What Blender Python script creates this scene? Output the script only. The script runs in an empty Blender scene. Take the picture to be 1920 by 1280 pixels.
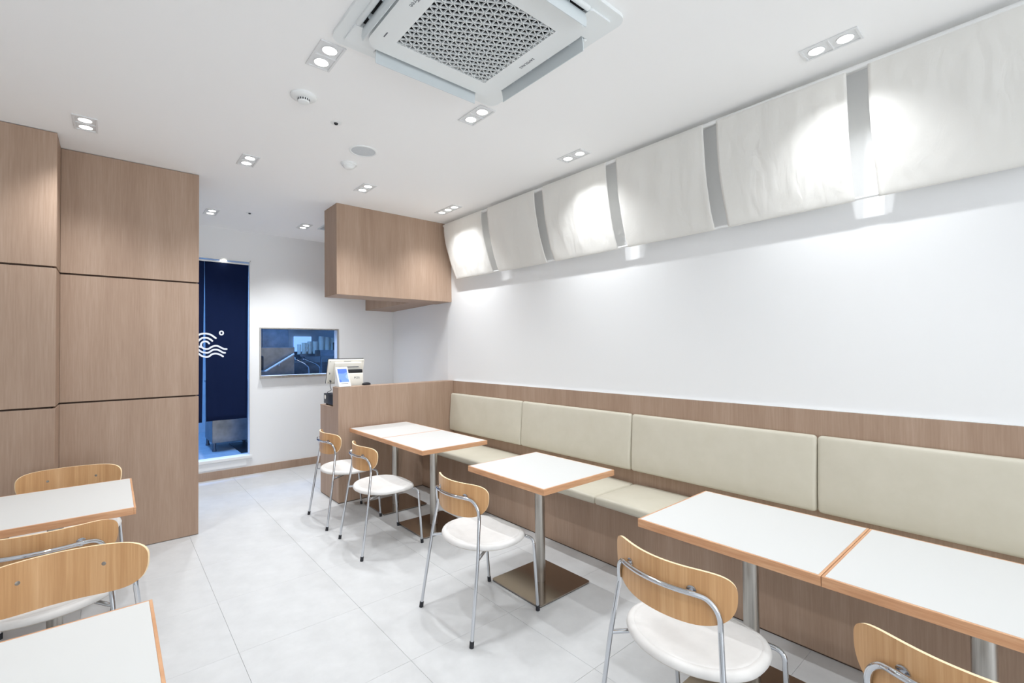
import bpy, bmesh, math, random
from mathutils import Vector, Matrix, noise
random.seed(7)
D = bpy.data; S = bpy.context.scene; COL = S.collection
PI = math.pi

# ------------------------------------------------------------ camera
F, YAW, PITCH, ROLL, H = 876.82, .7078, .0172, .0093, 1.45
def camera():
    f0 = Vector((math.sin(YAW), math.cos(YAW), 0)); r0 = Vector((math.cos(YAW), -math.sin(YAW), 0)); d0 = Vector((0, 0, -1))
    f1 = math.cos(PITCH)*f0 - math.sin(PITCH)*d0; d1 = math.cos(PITCH)*d0 + math.sin(PITCH)*f0
    r2 = math.cos(ROLL)*r0 + math.sin(ROLL)*d1; d2 = math.cos(ROLL)*d1 - math.sin(ROLL)*r0
    cd = D.cameras.new('camera'); c = D.objects.new('camera', cd); COL.objects.link(c)
    cd.sensor_width = 36; cd.lens = 36*F/1920; cd.clip_start = .02; cd.clip_end = 60
    up, back = -d2, -f1
    M = Matrix(((r2.x, up.x, back.x, 0), (r2.y, up.y, back.y, 0), (r2.z, up.z, back.z, H), (0, 0, 0, 1)))
    c.matrix_world = M
    S.camera = c
camera()

# ------------------------------------------------------------ world, exposure
w = D.worlds.new('world'); S.world = w; w.use_nodes = True
w.node_tree.nodes['Background'].inputs[0].default_value = (.75, .82, .9, 1)
w.node_tree.nodes['Background'].inputs[1].default_value = .3
S.view_settings.view_transform = 'Standard'; S.view_settings.look = 'None'
S.view_settings.gamma = 1; S.view_settings.use_curve_mapping = False
S.view_settings.exposure = 0.42
LAMP_W = 21          # each spot lamp of a ceiling downlight
LAMP_COL = (.955, .98, 1.0)
KITCHEN_W = 34.0
KITCHEN_COL = (.16, .42, 1.0)
try:
    S.cycles.max_bounces = 10; S.cycles.diffuse_bounces = 6; S.cycles.glossy_bounces = 5
    S.cycles.sample_clamp_indirect = 6
    S.cycles.use_denoising = True
except Exception: pass

# ------------------------------------------------------------ materials
def lin(c):
    return tuple(((v/255)/12.92 if v/255 <= .04045 else ((v/255+.055)/1.055)**2.4) for v in c) + (1,)
class NT:
    def __init__(s, name):
        s.m = D.materials.new(name); s.m.use_nodes = True; s.t = s.m.node_tree
        s.b = s.t.nodes['Principled BSDF']
    def n(s, typ, **kw):
        nd = s.t.nodes.new(typ)
        for k, v in kw.items():
            if hasattr(nd, k): setattr(nd, k, v)
            else: nd.inputs[k].default_value = v
        return nd
    def l(s, a, b): s.t.links.new(a, b)
def plain(name, rgb, rough=.5, metal=0, spec=.5, **kw):
    t = NT(name); t.b.inputs['Base Color'].default_value = lin(rgb)
    t.b.inputs['Roughness'].default_value = rough; t.b.inputs['Metallic'].default_value = metal
    t.b.inputs['Specular IOR Level'].default_value = spec
    for k, v in kw.items(): t.b.inputs[k].default_value = v
    return t.m
def speckle(name, c1, c2, scale=30, rough=.5, bump=.02, detail=6, spec=.4):
    t = NT(name); tc = t.n('ShaderNodeTexCoord'); nz = t.n('ShaderNodeTexNoise'); nz.inputs['Scale'].default_value = scale
    nz.inputs['Detail'].default_value = detail; nz.inputs['Roughness'].default_value = .65
    t.l(tc.outputs['Object'], nz.inputs['Vector'])
    r = t.n('ShaderNodeValToRGB'); r.color_ramp.elements[0].color = lin(c1); r.color_ramp.elements[1].color = lin(c2)
    r.color_ramp.elements[0].position = .3; r.color_ramp.elements[1].position = .7
    t.l(nz.outputs['Fac'], r.inputs['Fac']); t.l(r.outputs['Color'], t.b.inputs['Base Color'])
    bp = t.n('ShaderNodeBump'); bp.inputs['Strength'].default_value = bump; bp.inputs['Distance'].default_value = .01
    t.l(nz.outputs['Fac'], bp.inputs['Height']); t.l(bp.outputs['Normal'], t.b.inputs['Normal'])
    t.b.inputs['Roughness'].default_value = rough; t.b.inputs['Specular IOR Level'].default_value = spec
    return t.m
def wood(name, c1, c2, c3, stretch, broad, rough=.45, spec=.4, bump=.05, coord='Object', broadmix=.5):
    """fine streaks along one axis (low value of stretch) over broad bands"""
    t = NT(name); tc = t.n('ShaderNodeTexCoord')
    m1 = t.n('ShaderNodeMapping'); m1.inputs['Scale'].default_value = stretch
    m2 = t.n('ShaderNodeMapping'); m2.inputs['Scale'].default_value = broad
    t.l(tc.outputs[coord], m1.inputs['Vector']); t.l(tc.outputs[coord], m2.inputs['Vector'])
    n1 = t.n('ShaderNodeTexNoise'); n1.inputs['Scale'].default_value = 1; n1.inputs['Detail'].default_value = 5; n1.inputs['Roughness'].default_value = .6
    n2 = t.n('ShaderNodeTexNoise'); n2.inputs['Scale'].default_value = 1; n2.inputs['Detail'].default_value = 3; n2.inputs['Distortion'].default_value = .4
    t.l(m1.outputs[0], n1.inputs['Vector']); t.l(m2.outputs[0], n2.inputs['Vector'])
    r = t.n('ShaderNodeValToRGB'); e = r.color_ramp.elements
    e[0].color = lin(c1); e[0].position = .32; e[1].color = lin(c3); e[1].position = .68
    k = e.new(.5); k.color = lin(c2)
    mx = t.n('ShaderNodeMix'); mx.data_type = 'FLOAT'; mx.inputs[0].default_value = broadmix
    t.l(n1.outputs['Fac'], mx.inputs[2]); t.l(n2.outputs['Fac'], mx.inputs[3])
    t.l(mx.outputs[0], r.inputs['Fac']); t.l(r.outputs['Color'], t.b.inputs['Base Color'])
    bp = t.n('ShaderNodeBump'); bp.inputs['Strength'].default_value = bump; bp.inputs['Distance'].default_value = .003
    t.l(n1.outputs['Fac'], bp.inputs['Height']); t.l(bp.outputs['Normal'], t.b.inputs['Normal'])
    t.b.inputs['Roughness'].default_value = rough; t.b.inputs['Specular IOR Level'].default_value = spec
    return t.m
def emit(name, rgb, strength):
    t = NT(name); t.b.inputs['Base Color'].default_value = lin(rgb); t.b.inputs['Emission Color'].default_value = lin(rgb)
    t.b.inputs['Emission Strength'].default_value = strength
    return t.m
def cloth(name, rgb, transl=.25, rough=.8, weave=900, wr=.25, wscale=(14, 14, 5)):
    t = NT(name); tc = t.n('ShaderNodeTexCoord')
    mp = t.n('ShaderNodeMapping'); mp.inputs['Scale'].default_value = wscale
    nz = t.n('ShaderNodeTexNoise'); nz.inputs['Scale'].default_value = 1; nz.inputs['Detail'].default_value = 4; nz.inputs['Distortion'].default_value = .8
    t.l(tc.outputs['Object'], mp.inputs['Vector']); t.l(mp.outputs[0], nz.inputs['Vector'])
    bp = t.n('ShaderNodeBump'); bp.inputs['Strength'].default_value = wr; bp.inputs['Distance'].default_value = .02
    t.l(nz.outputs['Fac'], bp.inputs['Height']); t.l(bp.outputs['Normal'], t.b.inputs['Normal'])
    t.b.inputs['Base Color'].default_value = lin(rgb); t.b.inputs['Roughness'].default_value = rough
    t.b.inputs['Specular IOR Level'].default_value = .35
    tr = t.n('ShaderNodeBsdfTranslucent'); tr.inputs['Color'].default_value = lin(rgb)
    ms = t.n('ShaderNodeMixShader'); ms.inputs[0].default_value = transl
    out = t.t.nodes['Material Output']
    t.l(t.b.outputs[0], ms.inputs[1]); t.l(tr.outputs[0], ms.inputs[2]); t.l(ms.outputs[0], out.inputs['Surface'])
    return t.m
M = {}
M['wall'] = plain('white wall paint', (236, 237, 238), .8, spec=.2)
M['ceil'] = plain('white ceiling paint', (247, 247, 247), .9, spec=.1)
M['tile'] = speckle('pale stone floor tile', (190, 191, 192), (201, 202, 203), 7, .42, .012, 12, .35)
M['grout'] = plain('tile joint', (206, 207, 208), .8)
M['lam'] = wood('brown woodgrain laminate', (155, 129, 111), (166, 141, 122), (177, 153, 135), (130, 130, 5), (9, 9, .6), .5, .35, .08)
M['lamdark'] = plain('dark groove', (72, 56, 46), .8)
M['oak'] = wood('oak veneer', (184, 138, 92), (199, 154, 107), (213, 171, 126), (150, 150, 4), (22, 22, .8), .38, .4, .04)
M['oakedge'] = plain('pale ply edge', (246, 220, 180), .45)
M['lip'] = wood('solid wood lipping', (190, 140, 102), (205, 156, 118), (220, 176, 138), (12, 12, 160), (2.5, 2.5, 40), .4, .4, .04)
M['toplam'] = plain('white laminate top', (209, 210, 209), .38, spec=.4)
M['vinyl'] = speckle('cream vinyl upholstery', (201, 196, 180), (206, 201, 186), 8, .42, .02, 3, .45)
M['pad'] = speckle('white vinyl seat pad', (212, 210, 208), (219, 217, 215), 14, .5, .02, 3, .4)
M['shell'] = plain('grey beige seat underside', (196, 188, 178), .55)
M['chrome'] = plain('polished chrome', (206, 209, 214), .05, 1)
M['steel'] = wood('brushed stainless', (168, 164, 158), (184, 180, 174), (198, 195, 190), (260, 260, 3), (30, 30, 1), .3, .5, .02)
M['steel'].node_tree.nodes['Principled BSDF'].inputs['Metallic'].default_value = 1
M['plate'] = plain('satin steel plate', (168, 158, 148), .15, 1)
M['ksteel'] = speckle('kitchen steel', (96, 100, 106), (136, 140, 146), 4, .3, .02, 3, .5)
M['ksteel'].node_tree.nodes['Principled BSDF'].inputs['Metallic'].default_value = .85
M['screwgrey'] = plain('grey screw cap', (140, 134, 126), .35, .6)
M['rubber'] = plain('black rubber', (24, 25, 32), .5)
M['black'] = plain('black plastic', (26, 28, 34), .4)
M['white'] = plain('white plastic', (236, 238, 238), .4)
M['trimw'] = plain('white fitting enamel', (232, 233, 233), .45)
M['acw'] = plain('white air conditioner plastic', (232, 236, 237), .42)
M['flap'] = plain('pale grey louvre plastic', (212, 219, 222), .5)
M['dark'] = plain('dark void', (16, 17, 20), .9)
M['grey'] = plain('printed grey', (96, 100, 108), .6)
M['meshgrey'] = speckle('perforated speaker grille', (196, 202, 206), (212, 216, 220), 400, .6, .1, 1)
M['cream'] = plain('cream plastic', (232, 229, 220), .45)
M['noren'] = cloth('white cotton banner', (250, 249, 246), .38, .75, wr=.3)
M['navy'] = cloth('navy blue cloth', (0, 24, 66), .25, .95, wr=.2)
M['print'] = plain('white printed ink', (226, 230, 240), .7)
M['emit'] = emit('lit lamp lens', (255, 252, 246), 5)
M['kwall'] = speckle('kitchen wall', (200, 206, 210), (214, 218, 222), 6, .4, .01, 2)
M['kfloor'] = speckle('kitchen floor', (170, 180, 186), (196, 203, 208), 10, .5, .02, 4)
M['pot'] = plain('glazed white stoneware', (226, 228, 214), .35)
M['lampframe'] = plain('white metal lamp frame', (226, 227, 228), .4)

# ------------------------------------------------------------ mesh helpers
def mesh(name, bm, mats, smooth=False):
    bmesh.ops.recalc_face_normals(bm, faces=bm.faces)
    me = D.meshes.new(name); bm.to_mesh(me); bm.free()
    for m in (mats if isinstance(mats, (list, tuple)) else [mats]): me.materials.append(M[m] if isinstance(m, str) else m)
    if smooth:
        me.shade_smooth()
        try: me.set_sharp_from_angle(angle=math.radians(38))
        except Exception: pass
    return me
def obj(name, bm, mats, parent=None, smooth=False, loc=None, rot=None):
    me = bm if isinstance(bm, bpy.types.Mesh) else mesh(name, bm, mats, smooth)
    o = D.objects.new(name, me); COL.objects.link(o)
    if parent is not None: o.parent = parent
    if loc is not None: o.location = loc
    if rot is not None: o.rotation_euler = rot
    return o
def tag(o, label, cat, group=None, kind=None):
    if label: o['label'] = label
    if cat: o['category'] = cat
    if group: o['group'] = group
    if kind: o['kind'] = kind
    return o
def thing(name, label, cat, loc=(0, 0, 0), rz=0, group=None):
    o = D.objects.new(name, None); COL.objects.link(o); o.location = loc; o.rotation_euler = (0, 0, rz)
    o.empty_display_size = .1
    return tag(o, label, cat, group)
def struct(name, bm, mats, parent=None, smooth=False):
    o = obj(name, bm, mats, parent, smooth)
    if parent is None: o['kind'] = 'structure'
    return o
def dup(root, loc, rz, label, group=None):
    r = root.copy(); COL.objects.link(r); r.location = loc; r.rotation_euler = (0, 0, rz)
    r['label'] = label
    if group: r['group'] = group
    for ch in list(root.children):
        c = ch.copy(); COL.objects.link(c); c.parent = r
        for g in list(ch.children):
            d = g.copy(); COL.objects.link(d); d.parent = c
    return r
def box(bm, x0, x1, y0, y1, z0, z1, bev=0, seg=2, mi=0):
    b = bmesh.new(); bmesh.ops.create_cube(b, size=1)
    for v in b.verts:
        v.co = Vector(((x0+x1)/2+v.co.x*(x1-x0), (y0+y1)/2+v.co.y*(y1-y0), (z0+z1)/2+v.co.z*(z1-z0)))
    if bev: bmesh.ops.bevel(b, geom=list(b.edges), offset=bev, segments=seg, profile=.5, affect='EDGES', clamp_overlap=True)
    for f in b.faces: f.material_index = mi
    t = D.meshes.new('tmp'); b.to_mesh(t); b.free(); bm.from_mesh(t); D.meshes.remove(t)
    return bm
def B(*a, **k): return box(bmesh.new(), *a, **k)
def catmull(pts, n=8):
    P = [Vector(p) for p in pts]; P = [2*P[0]-P[1]] + P + [2*P[-1]-P[-2]]; out = []
    for i in range(1, len(P)-2):
        for k in range(n):
            t = k/n; a, b, c, d = P[i-1], P[i], P[i+1], P[i+2]
            out.append(.5*((2*b)+(-a+c)*t+(2*a-5*b+4*c-d)*t*t+(-a+3*b-3*c+d)*t**3))
    out.append(P[-2]); return out
def fillet(pts, r, n=6):
    P = [Vector(p) for p in pts]; out = [P[0]]
    for i in range(1, len(P)-1):
        a, b, c = P[i-1], P[i], P[i+1]
        rr = min(r, (a-b).length*.49, (c-b).length*.49)
        p, q = b+(a-b).normalized()*rr, b+(c-b).normalized()*rr
        for k in range(n+1):
            t = k/n; out.append(p*(1-t)**2 + b*2*t*(1-t) + q*t*t)
    out.append(P[-1]); return out
def tube(bm, pts, r, seg=12, cap=True):
    P = [Vector(p) for p in pts]; rings = []; up = None
    for i, p in enumerate(P):
        d = (P[min(i+1, len(P)-1)]-P[max(i-1, 0)]).normalized()
        if up is None:
            up = Vector((0, 0, 1)) if abs(d.z) < .9 else Vector((1, 0, 0))
        s = d.cross(up).normalized(); up = s.cross(d).normalized()
        rad = r[i] if isinstance(r, (list, tuple)) else r
        rings.append([bm.verts.new(p+(s*math.cos(2*PI*k/seg)+up*math.sin(2*PI*k/seg))*rad) for k in range(seg)])
    for a, b in zip(rings, rings[1:]):
        for k in range(seg): bm.faces.new((a[k], a[(k+1) % seg], b[(k+1) % seg], b[k]))
    if cap:
        bm.faces.new(rings[0][::-1]); bm.faces.new(rings[-1])
    return bm
def lathe(bm, prof, seg=32, c=(0, 0, 0), axis='z'):
    rings = []
    for r, z in prof:
        if r < 1e-6: rings.append([bm.verts.new(Vector(c)+Vector((0, 0, z)))]); continue
        rings.append([bm.verts.new(Vector(c)+Vector((r*math.cos(2*PI*k/seg), r*math.sin(2*PI*k/seg), z))) for k in range(seg)])
    for a, b in zip(rings, rings[1:]):
        for k in range(seg):
            k2 = (k+1) % seg
            if len(a) == 1 and len(b) == 1: continue
            if len(a) == 1: bm.faces.new((a[0], b[k2], b[k]))
            elif len(b) == 1: bm.faces.new((a[k], a[k2], b[0]))
            else: bm.faces.new((a[k], a[k2], b[k2], b[k]))
    return bm
def rrect(x0, x1, y0, y1, r, n=6):
    pts = []
    for cx, cy, a in ((x1-r, y1-r, 0), (x0+r, y1-r, PI/2), (x0+r, y0+r, PI), (x1-r, y0+r, 3*PI/2)):
        for k in range(n+1): t = a+PI/2*k/n; pts.append((cx+r*math.cos(t), cy+r*math.sin(t)))
    return pts
def prism(bm, pts, z0, z1, bev=0):
    lo = [bm.verts.new((x, y, z0)) for x, y in pts]; hi = [bm.verts.new((x, y, z1)) for x, y in pts]
    n = len(pts); bm.faces.new(hi); bm.faces.new(lo[::-1])
    for k in range(n): bm.faces.new((lo[k], lo[(k+1) % n], hi[(k+1) % n], hi[k]))
    return bm
def ring(bm, outer, inner, z0, z1):
    n = len(outer); V = [[bm.verts.new((x, y, z)) for x, y in loop] for loop in (outer, inner) for z in (z0, z1)]
    o0, o1, i0, i1 = V
    for k in range(n):
        j = (k+1) % n
        for q in ((o0[k], o0[j], o1[j], o1[k]), (i0[j], i0[k], i1[k], i1[j]), (o1[k], o1[j], i1[j], i1[k]), (o0[j], o0[k], i0[k], i0[j])): bm.faces.new(q)
    return bm
def text(name, body, size, mat, parent, mtx, extrude=.0006, spacing=1.0):
    cu = D.curves.new(name, 'FONT'); cu.body = body; cu.size = size; cu.extrude = extrude; cu.align_x = 'CENTER'; cu.align_y = 'CENTER'
    cu.space_character = spacing; cu.resolution_u = 3
    tmp = D.objects.new('tmp', cu); COL.objects.link(tmp)
    dg = bpy.context.evaluated_depsgraph_get(); me = D.meshes.new_from_object(tmp.evaluated_get(dg))
    D.objects.remove(tmp); D.curves.remove(cu)
    me.transform(mtx); me.materials.clear(); me.materials.append(M[mat])
    return obj(name, me, None, parent)
def basis(o, x, y, z):
    return Matrix(((x[0], y[0], z[0], o[0]), (x[1], y[1], z[1], o[1]), (x[2], y[2], z[2], o[2]), (0, 0, 0, 1)))

# ------------------------------------------------------------ room shell
CZ = 2.885; YB = 6.283; XW = 2.957; XL = -1.45; YF = -4.6
# floor: slab and tiles
fl = struct('floor', B(XL, 3.3, YF, YB+.1, -.08, -.006), 'grout')
tile_mesh = {}
def tile_at(x0, x1, y0, y1):
    key = (round(x1-x0, 3), round(y1-y0, 3))
    if key not in tile_mesh:
        bm = B(.0005, x1-x0-.0005, .0005, y1-y0-.0005, -.012, 0, bev=.0005, seg=1); tile_mesh[key] = mesh('tile', bm, 'tile')
    obj('tile', tile_mesh[key], None, fl, loc=(x0, y0, 0))
xs = [XL] + [round(.472+.598*k, 3) for k in range(-3, 5) if XL < .472+.598*k < 3.2] + [3.2]
ys = [YF] + [round(1.998+.601*k, 3) for k in range(-12, 8) if YF < 1.998+.601*k < YB] + [YB]
for a, b in zip(xs, xs[1:]):
    for c, d in zip(ys, ys[1:]): tile_at(a, b, c, d)
struct('ceiling', B(XL, 3.4, YF, YB+.1, CZ, CZ+.1), 'ceil')
# right wall: straight to the counter, then leaning out slightly behind it
bm = bmesh.new()
p = [(XW, YF), (XW, 4.60), (3.103, YB), (3.3, YB), (3.3, YF)]
prism(bm, p, 0, CZ); struct('wall_right', bm, 'wall')
struct('wall_left', B(XL-.1, XL, YF, 4.3, 0, CZ), 'wall')
bm = bmesh.new()
for a in ((XL, XL+.25, 0, CZ), (2.7, 3.3, 0, CZ), (XL+.25, 2.7, 0, .12), (XL+.25, 2.7, 2.5, CZ)): box(bm, a[0], a[1], YF-.1, YF, a[2], a[3])
struct('wall_front', bm, 'wall')
FILL_W, FILL_COL = 110.0, (.93, .97, 1.0)
ld = D.lights.new('added_fill_light', 'AREA'); ld.shape = 'RECTANGLE'; ld.size = 3.8; ld.size_y = 2.3; ld.energy = FILL_W; ld.color = FILL_COL  # added soft fill light behind the camera, lifts the ambient level
lo = D.objects.new('added_fill_light', ld); COL.objects.link(lo); lo.location = (.75, YF-.15, 1.3); lo.rotation_euler = (PI/2, 0, 0)
wn = thing('window_frame', None, None); wn.name = 'added_bar_frame'; wn['kind'] = 'structure'  # unseen dark bars, added to give the chrome some dark reflections
for x in (XL+.25, -.15, .98, 1.9, 2.64): obj('added_upright', B(x, x+.06, YF-.08, YF-.02, .12, 2.5, bev=.004), 'black', wn)
for z in (.12, 2.1, 2.44): obj('added_crossbar', B(XL+.31, 2.64, YF-.075, YF-.025, z, z+.06, bev=.004), 'black', wn)
# back wall with doorway (x .34..1.262, z .23..2.535) and hatch (x 1.375..2.292, z 1.15..1.735)
DX0, DX1, DZ0, DZ1 = .34, 1.262, .205, 2.537
WX0, WX1, WZ0, WZ1 = 1.372, 2.296, 1.158, 1.735
bm = bmesh.new()
T = .1
for a in ((XL, DX0, 0, CZ), (DX0, DX1, 0, DZ0), (DX0, DX1, DZ1, CZ), (DX1, WX0, 0, CZ), (WX0, WX1, 0, WZ0), (WX0, WX1, WZ1, CZ), (WX1, 3.2, 0, CZ)):
    box(bm, a[0], a[1], YB, YB+T, a[2], a[3])
bmesh.ops.remove_doubles(bm, verts=bm.verts, dist=1e-5)
struct('wall_back', bm, 'wall')
struct('wall_closet', B(XL, .2, 4.9, YB, 0, CZ), 'wall')
struct('baseboard_back', B(.2, 3.05, YB-.014, YB, 0, .092, bev=.001, seg=1), 'lam')

# doorway frame and stepped sill
dt = tag(thing('doorway_frame', None, None, (0, 0, 0)), None, None); dt.name = 'trim_1'; dt['kind'] = 'structure'
bm = bmesh.new()
box(bm, DX1-.012, DX1+.006, YB-.006, YB+T, DZ0, DZ1+.006, bev=.001)
box(bm, DX0-.006, DX0+.012, YB-.006, YB+T, DZ0, DZ1+.006, bev=.001)
obj('jamb', bm, 'trimw', dt)
obj('lintel', B(DX0, DX1, YB-.006, YB+T, DZ1-.012, DZ1+.006, bev=.001), 'trimw', dt)
obj('sill', B(DX0-.02, DX1+.014, YB-.022, YB+T+.02, DZ0-.012, DZ0+.022, bev=.003), 'trimw', dt)
bm = bmesh.new(); lathe(bm, [(.045, 0), (.045, -.003), (.036, -.004), (.036, -.001)], 28, (.983, YB+.022, DZ1-.012)); obj('lamp_bezel', bm, 'lampframe', dt)
bm = bmesh.new(); lathe(bm, [(.036, -.001), (.036, -.0035), (0, -.0045)], 28, (.983, YB+.022, DZ1-.012)); obj('lamp_lens', bm, 'emit', dt)
obj('riser', B(DX0-.02, 1.215, YB-.010, YB, .112, DZ0-.014, bev=.002), 'trimw', dt)

# wood clad partition on the left, panels with recessed joints
pw = struct('wall_partition', B(XL, -.275-.02, 4.218, 4.90, 0, CZ), 'lamdark')
pw.name = 'wall_left_partition'
bm2 = B(-.30, .512, 4.511, 4.90, 0, CZ)
core2 = obj('core', bm2, 'lamdark', pw)
zs = [(.004, 1.100), (1.112, 2.002), (2.014, CZ-.004)]
for z0, z1 in zs:
    obj('panel', B(XL, -.275, 4.198, 4.218, z0, z1, bev=.0012, seg=1), 'lam', pw)
    obj('panel', B(-.293, -.275, 4.2185, 4.492, z0, z1, bev=.0012, seg=1), 'lam', pw)
    obj('panel', B(-.2745, .5305, 4.493, 4.511, z0, z1, bev=.0012, seg=1), 'lam', pw)
    obj('panel', B(.512, .5305, 4.5115, 4.90, z0, z1, bev=.0012, seg=1), 'lam', pw)

# wood clad bulkhead above the counter
bh = thing('ceiling_bulkhead', 'brown woodgrain box hanging from the ceiling above the service counter', 'bulkhead', (2.3, 4.68, 2.0))
def local(bm, o):
    bmesh.ops.translate(bm, verts=bm.verts, vec=-Vector(o.location)); return bm
obj('front_box', local(B(1.645, XW, 4.514, 4.852, 2.0, CZ, bev=.0015, seg=1), bh), 'lam', bh)
bm = bmesh.new(); prism(bm, [(2.66, 4.853), (XW+.02, 4.853), (3.10, YB), (2.69, YB)], 2.012, CZ)
obj('side_return', local(bm, bh), 'lam', bh)

# ------------------------------------------------------------ ceiling downlights
lamp_i = 0
def downlight(x, y, label, n=2, group='recessed twin downlights in the ceiling', live=True, boost=1.0):
    t = thing('ceiling_light', label, 'downlight', (x, y, CZ), 0, group)
    L = .1175*n; W = .117
    bm = bmesh.new()
    # frame plate with n square wells
    t0, t1 = -.007, 0
    for s in (-1, 1): box(bm, s*W/2-(.011 if s > 0 else 0), s*W/2+(.011 if s < 0 else 0), -L/2, L/2, t0, t1, bev=.0012, seg=1)
    for k in range(n+1):
        yy = -L/2+k*L/n; h = .011 if k in (0, n) else .007
        a = yy if k == 0 else (yy-h if k == n else yy-h/2)
        box(bm, -W/2+.011, W/2-.011, a, a+h, t0, t1, bev=.0012, seg=1)
    obj('frame', bm, 'lampframe', t)
    obj('well', B(-W/2+.009, W/2-.009, -L/2+.009, L/2-.009, -.0022, -.0004), 'lampframe', t)
    for k in range(n):
        yy = -L/2+(k+.5)*L/n
        bm = bmesh.new(); lathe(bm, [(.036, -.0022), (.036, -.006), (.0325, -.0055), (.0325, -.0022)], 32, (0, yy, 0)); obj('bezel', bm, 'lampframe', t, True)
        bm = bmesh.new(); lathe(bm, [(.0325, -.0024), (.0325, -.0042), (.02, -.005), (0, -.0052)], 32, (0, yy, 0)); obj('lens', bm, 'emit', t, True)
        if live:
            ld = D.lights.new('downlight_beam', 'SPOT'); ld.energy = LAMP_W*boost*(2/n if n > 2 else 1); ld.color = LAMP_COL
            ld.spot_size = math.radians(110); ld.spot_blend = 1.0; ld.shadow_soft_size = .016
            lo = D.objects.new('downlight_beam', ld); COL.objects.link(lo); lo.location = (x, y+yy, CZ-.014)
    return t
NEAR = ' over the dining area'
downlight(-.131, 3.92, 'twin downlight above the brown partition panels at far left')
downlight(.783, 2.29, 'twin downlight just left of the air conditioner corner')
downlight(.770, 3.92, 'twin downlight right of the partition, in line with the smoke detector')
downlight(1.690, 3.945, 'twin downlight above the front corner of the wooden bulkhead', boost=1.4)
downlight(1.690, 2.29, 'twin downlight at the far corner of the air conditioner')
downlight(2.602, 2.315, 'twin downlight beside the third white banner panel from the far end')
downlight(2.605, 4.03, 'triple downlight beside the far end of the banner rod', 3, 'recessed triple downlight', boost=1.4)
downlight(2.588, .677, 'largest twin downlight at upper right beside the fifth banner panel', boost=.85)
downlight(.765, 5.60, 'small twin downlight near the doorway with the navy curtain', boost=1.9)
downlight(1.673, 5.594, 'small twin downlight left of the bulkhead near the back wall', boost=1.9)
for x, y in ((-.131, 2.29), (-.131, .67), (1.69, .40), (.78, -1.2), (1.2, -2.6)):   # lamps the room has behind and beside the camera
    for dy in (-.058, .058):
        ld = D.lights.new('downlight_beam', 'SPOT'); ld.energy = LAMP_W; ld.color = LAMP_COL
        ld.spot_size = math.radians(110); ld.spot_blend = 1.0; ld.shadow_soft_size = .016
        lo = D.objects.new('downlight_beam', ld); COL.objects.link(lo); lo.location = (x, y+dy, CZ-.014)

# ------------------------------------------------------------ air conditioner cassette
ac = thing('air_conditioner', 'white square ceiling cassette air conditioner with triangular lattice grille', 'air conditioner', (1.22, 1.66, CZ))
bm = bmesh.new()
n = 8
ring(bm, rrect(-.4725, .4725, -.4725, .4725, .05, n), rrect(-.405, .405, -.405, .405, .03, n), -.016, 0)
obj('outer_frame', bm, 'acw', ac, True)
obj('duct_void', B(-.404, .404, -.404, .404, -.003, -.001), 'dark', ac)
for sx in (-1, 1):
    for sy in (-1, 1):
        x0, x1 = sorted((sx*.288, sx*.425)); y0, y1 = sorted((sy*.288, sy*.425))
        bm = bmesh.new(); prism(bm, rrect(x0, x1, y0, y1, .018), -.026, -.004); obj('corner_cover', bm, 'acw', ac, True)
P_ = .36
bm = bmesh.new(); ring(bm, rrect(-P_, P_, -P_, P_, .075, n), rrect(-.2495, .2495, -.258, .258, .004, n), -.047, -.030)
obj('front_panel', bm, 'acw', ac, True)
bm = bmesh.new(); ring(bm, rrect(-P_+.012, P_-.012, -P_+.012, P_-.012, .065, n), rrect(-.27, .27, -.27, .27, .004, n), -.030, -.003)
obj('panel_skirt', bm, 'flap', ac, True)
obj('intake_void', B(-.262, .262, -.268, .268, -.012, -.009), 'dark', ac)
# lattice: one set of ribs along y, two sets at +-30 degrees from x
bm = bmesh.new(); pch = .0372; gx, gy = .2495, .258; dz0, dz1 = -.0465, -.038
def rib(p, q, wd=.0016):
    d = (q-p); L = d.length
    if L < .004: return
    d.normalize(); s = Vector((-d.y, d.x))*wd
    v = [bm.verts.new((c.x, c.y, z)) for z in (dz0, dz1) for c in (p+s, q+s, q-s, p-s)]
    for f in ((0, 1, 2, 3), (7, 6, 5, 4), (0, 4, 5, 1), (1, 5, 6, 2), (2, 6, 7, 3), (3, 7, 4, 0)): bm.faces.new([v[i] for i in f])
def clip(p, d):
    t0, t1 = -9, 9
    for c, dd, lim in ((p.x, d.x, gx), (p.y, d.y, gy)):
        if abs(dd) < 1e-9:
            if abs(c) > lim: return None
            continue
        a, b = sorted(((-lim-c)/dd, (lim-c)/dd)); t0 = max(t0, a); t1 = min(t1, b)
    return (p+d*t0, p+d*t1) if t1 > t0 else None
h = pch*math.sqrt(3)/2
for k in range(1, 17):
    c = clip(Vector((-gx+k*h, 0)), Vector((0, 1)))
    if c: rib(*c)
for sgn in (-1, 1):
    d = Vector((math.cos(PI/6), sgn*math.sin(PI/6)))
    for k in range(-12, 28):
        c = clip(Vector((-gx, gy-.0302-k*pch+.0)), d)
        if c: rib(*c)
g = obj('grille', bm, 'acw', ac)
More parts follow.
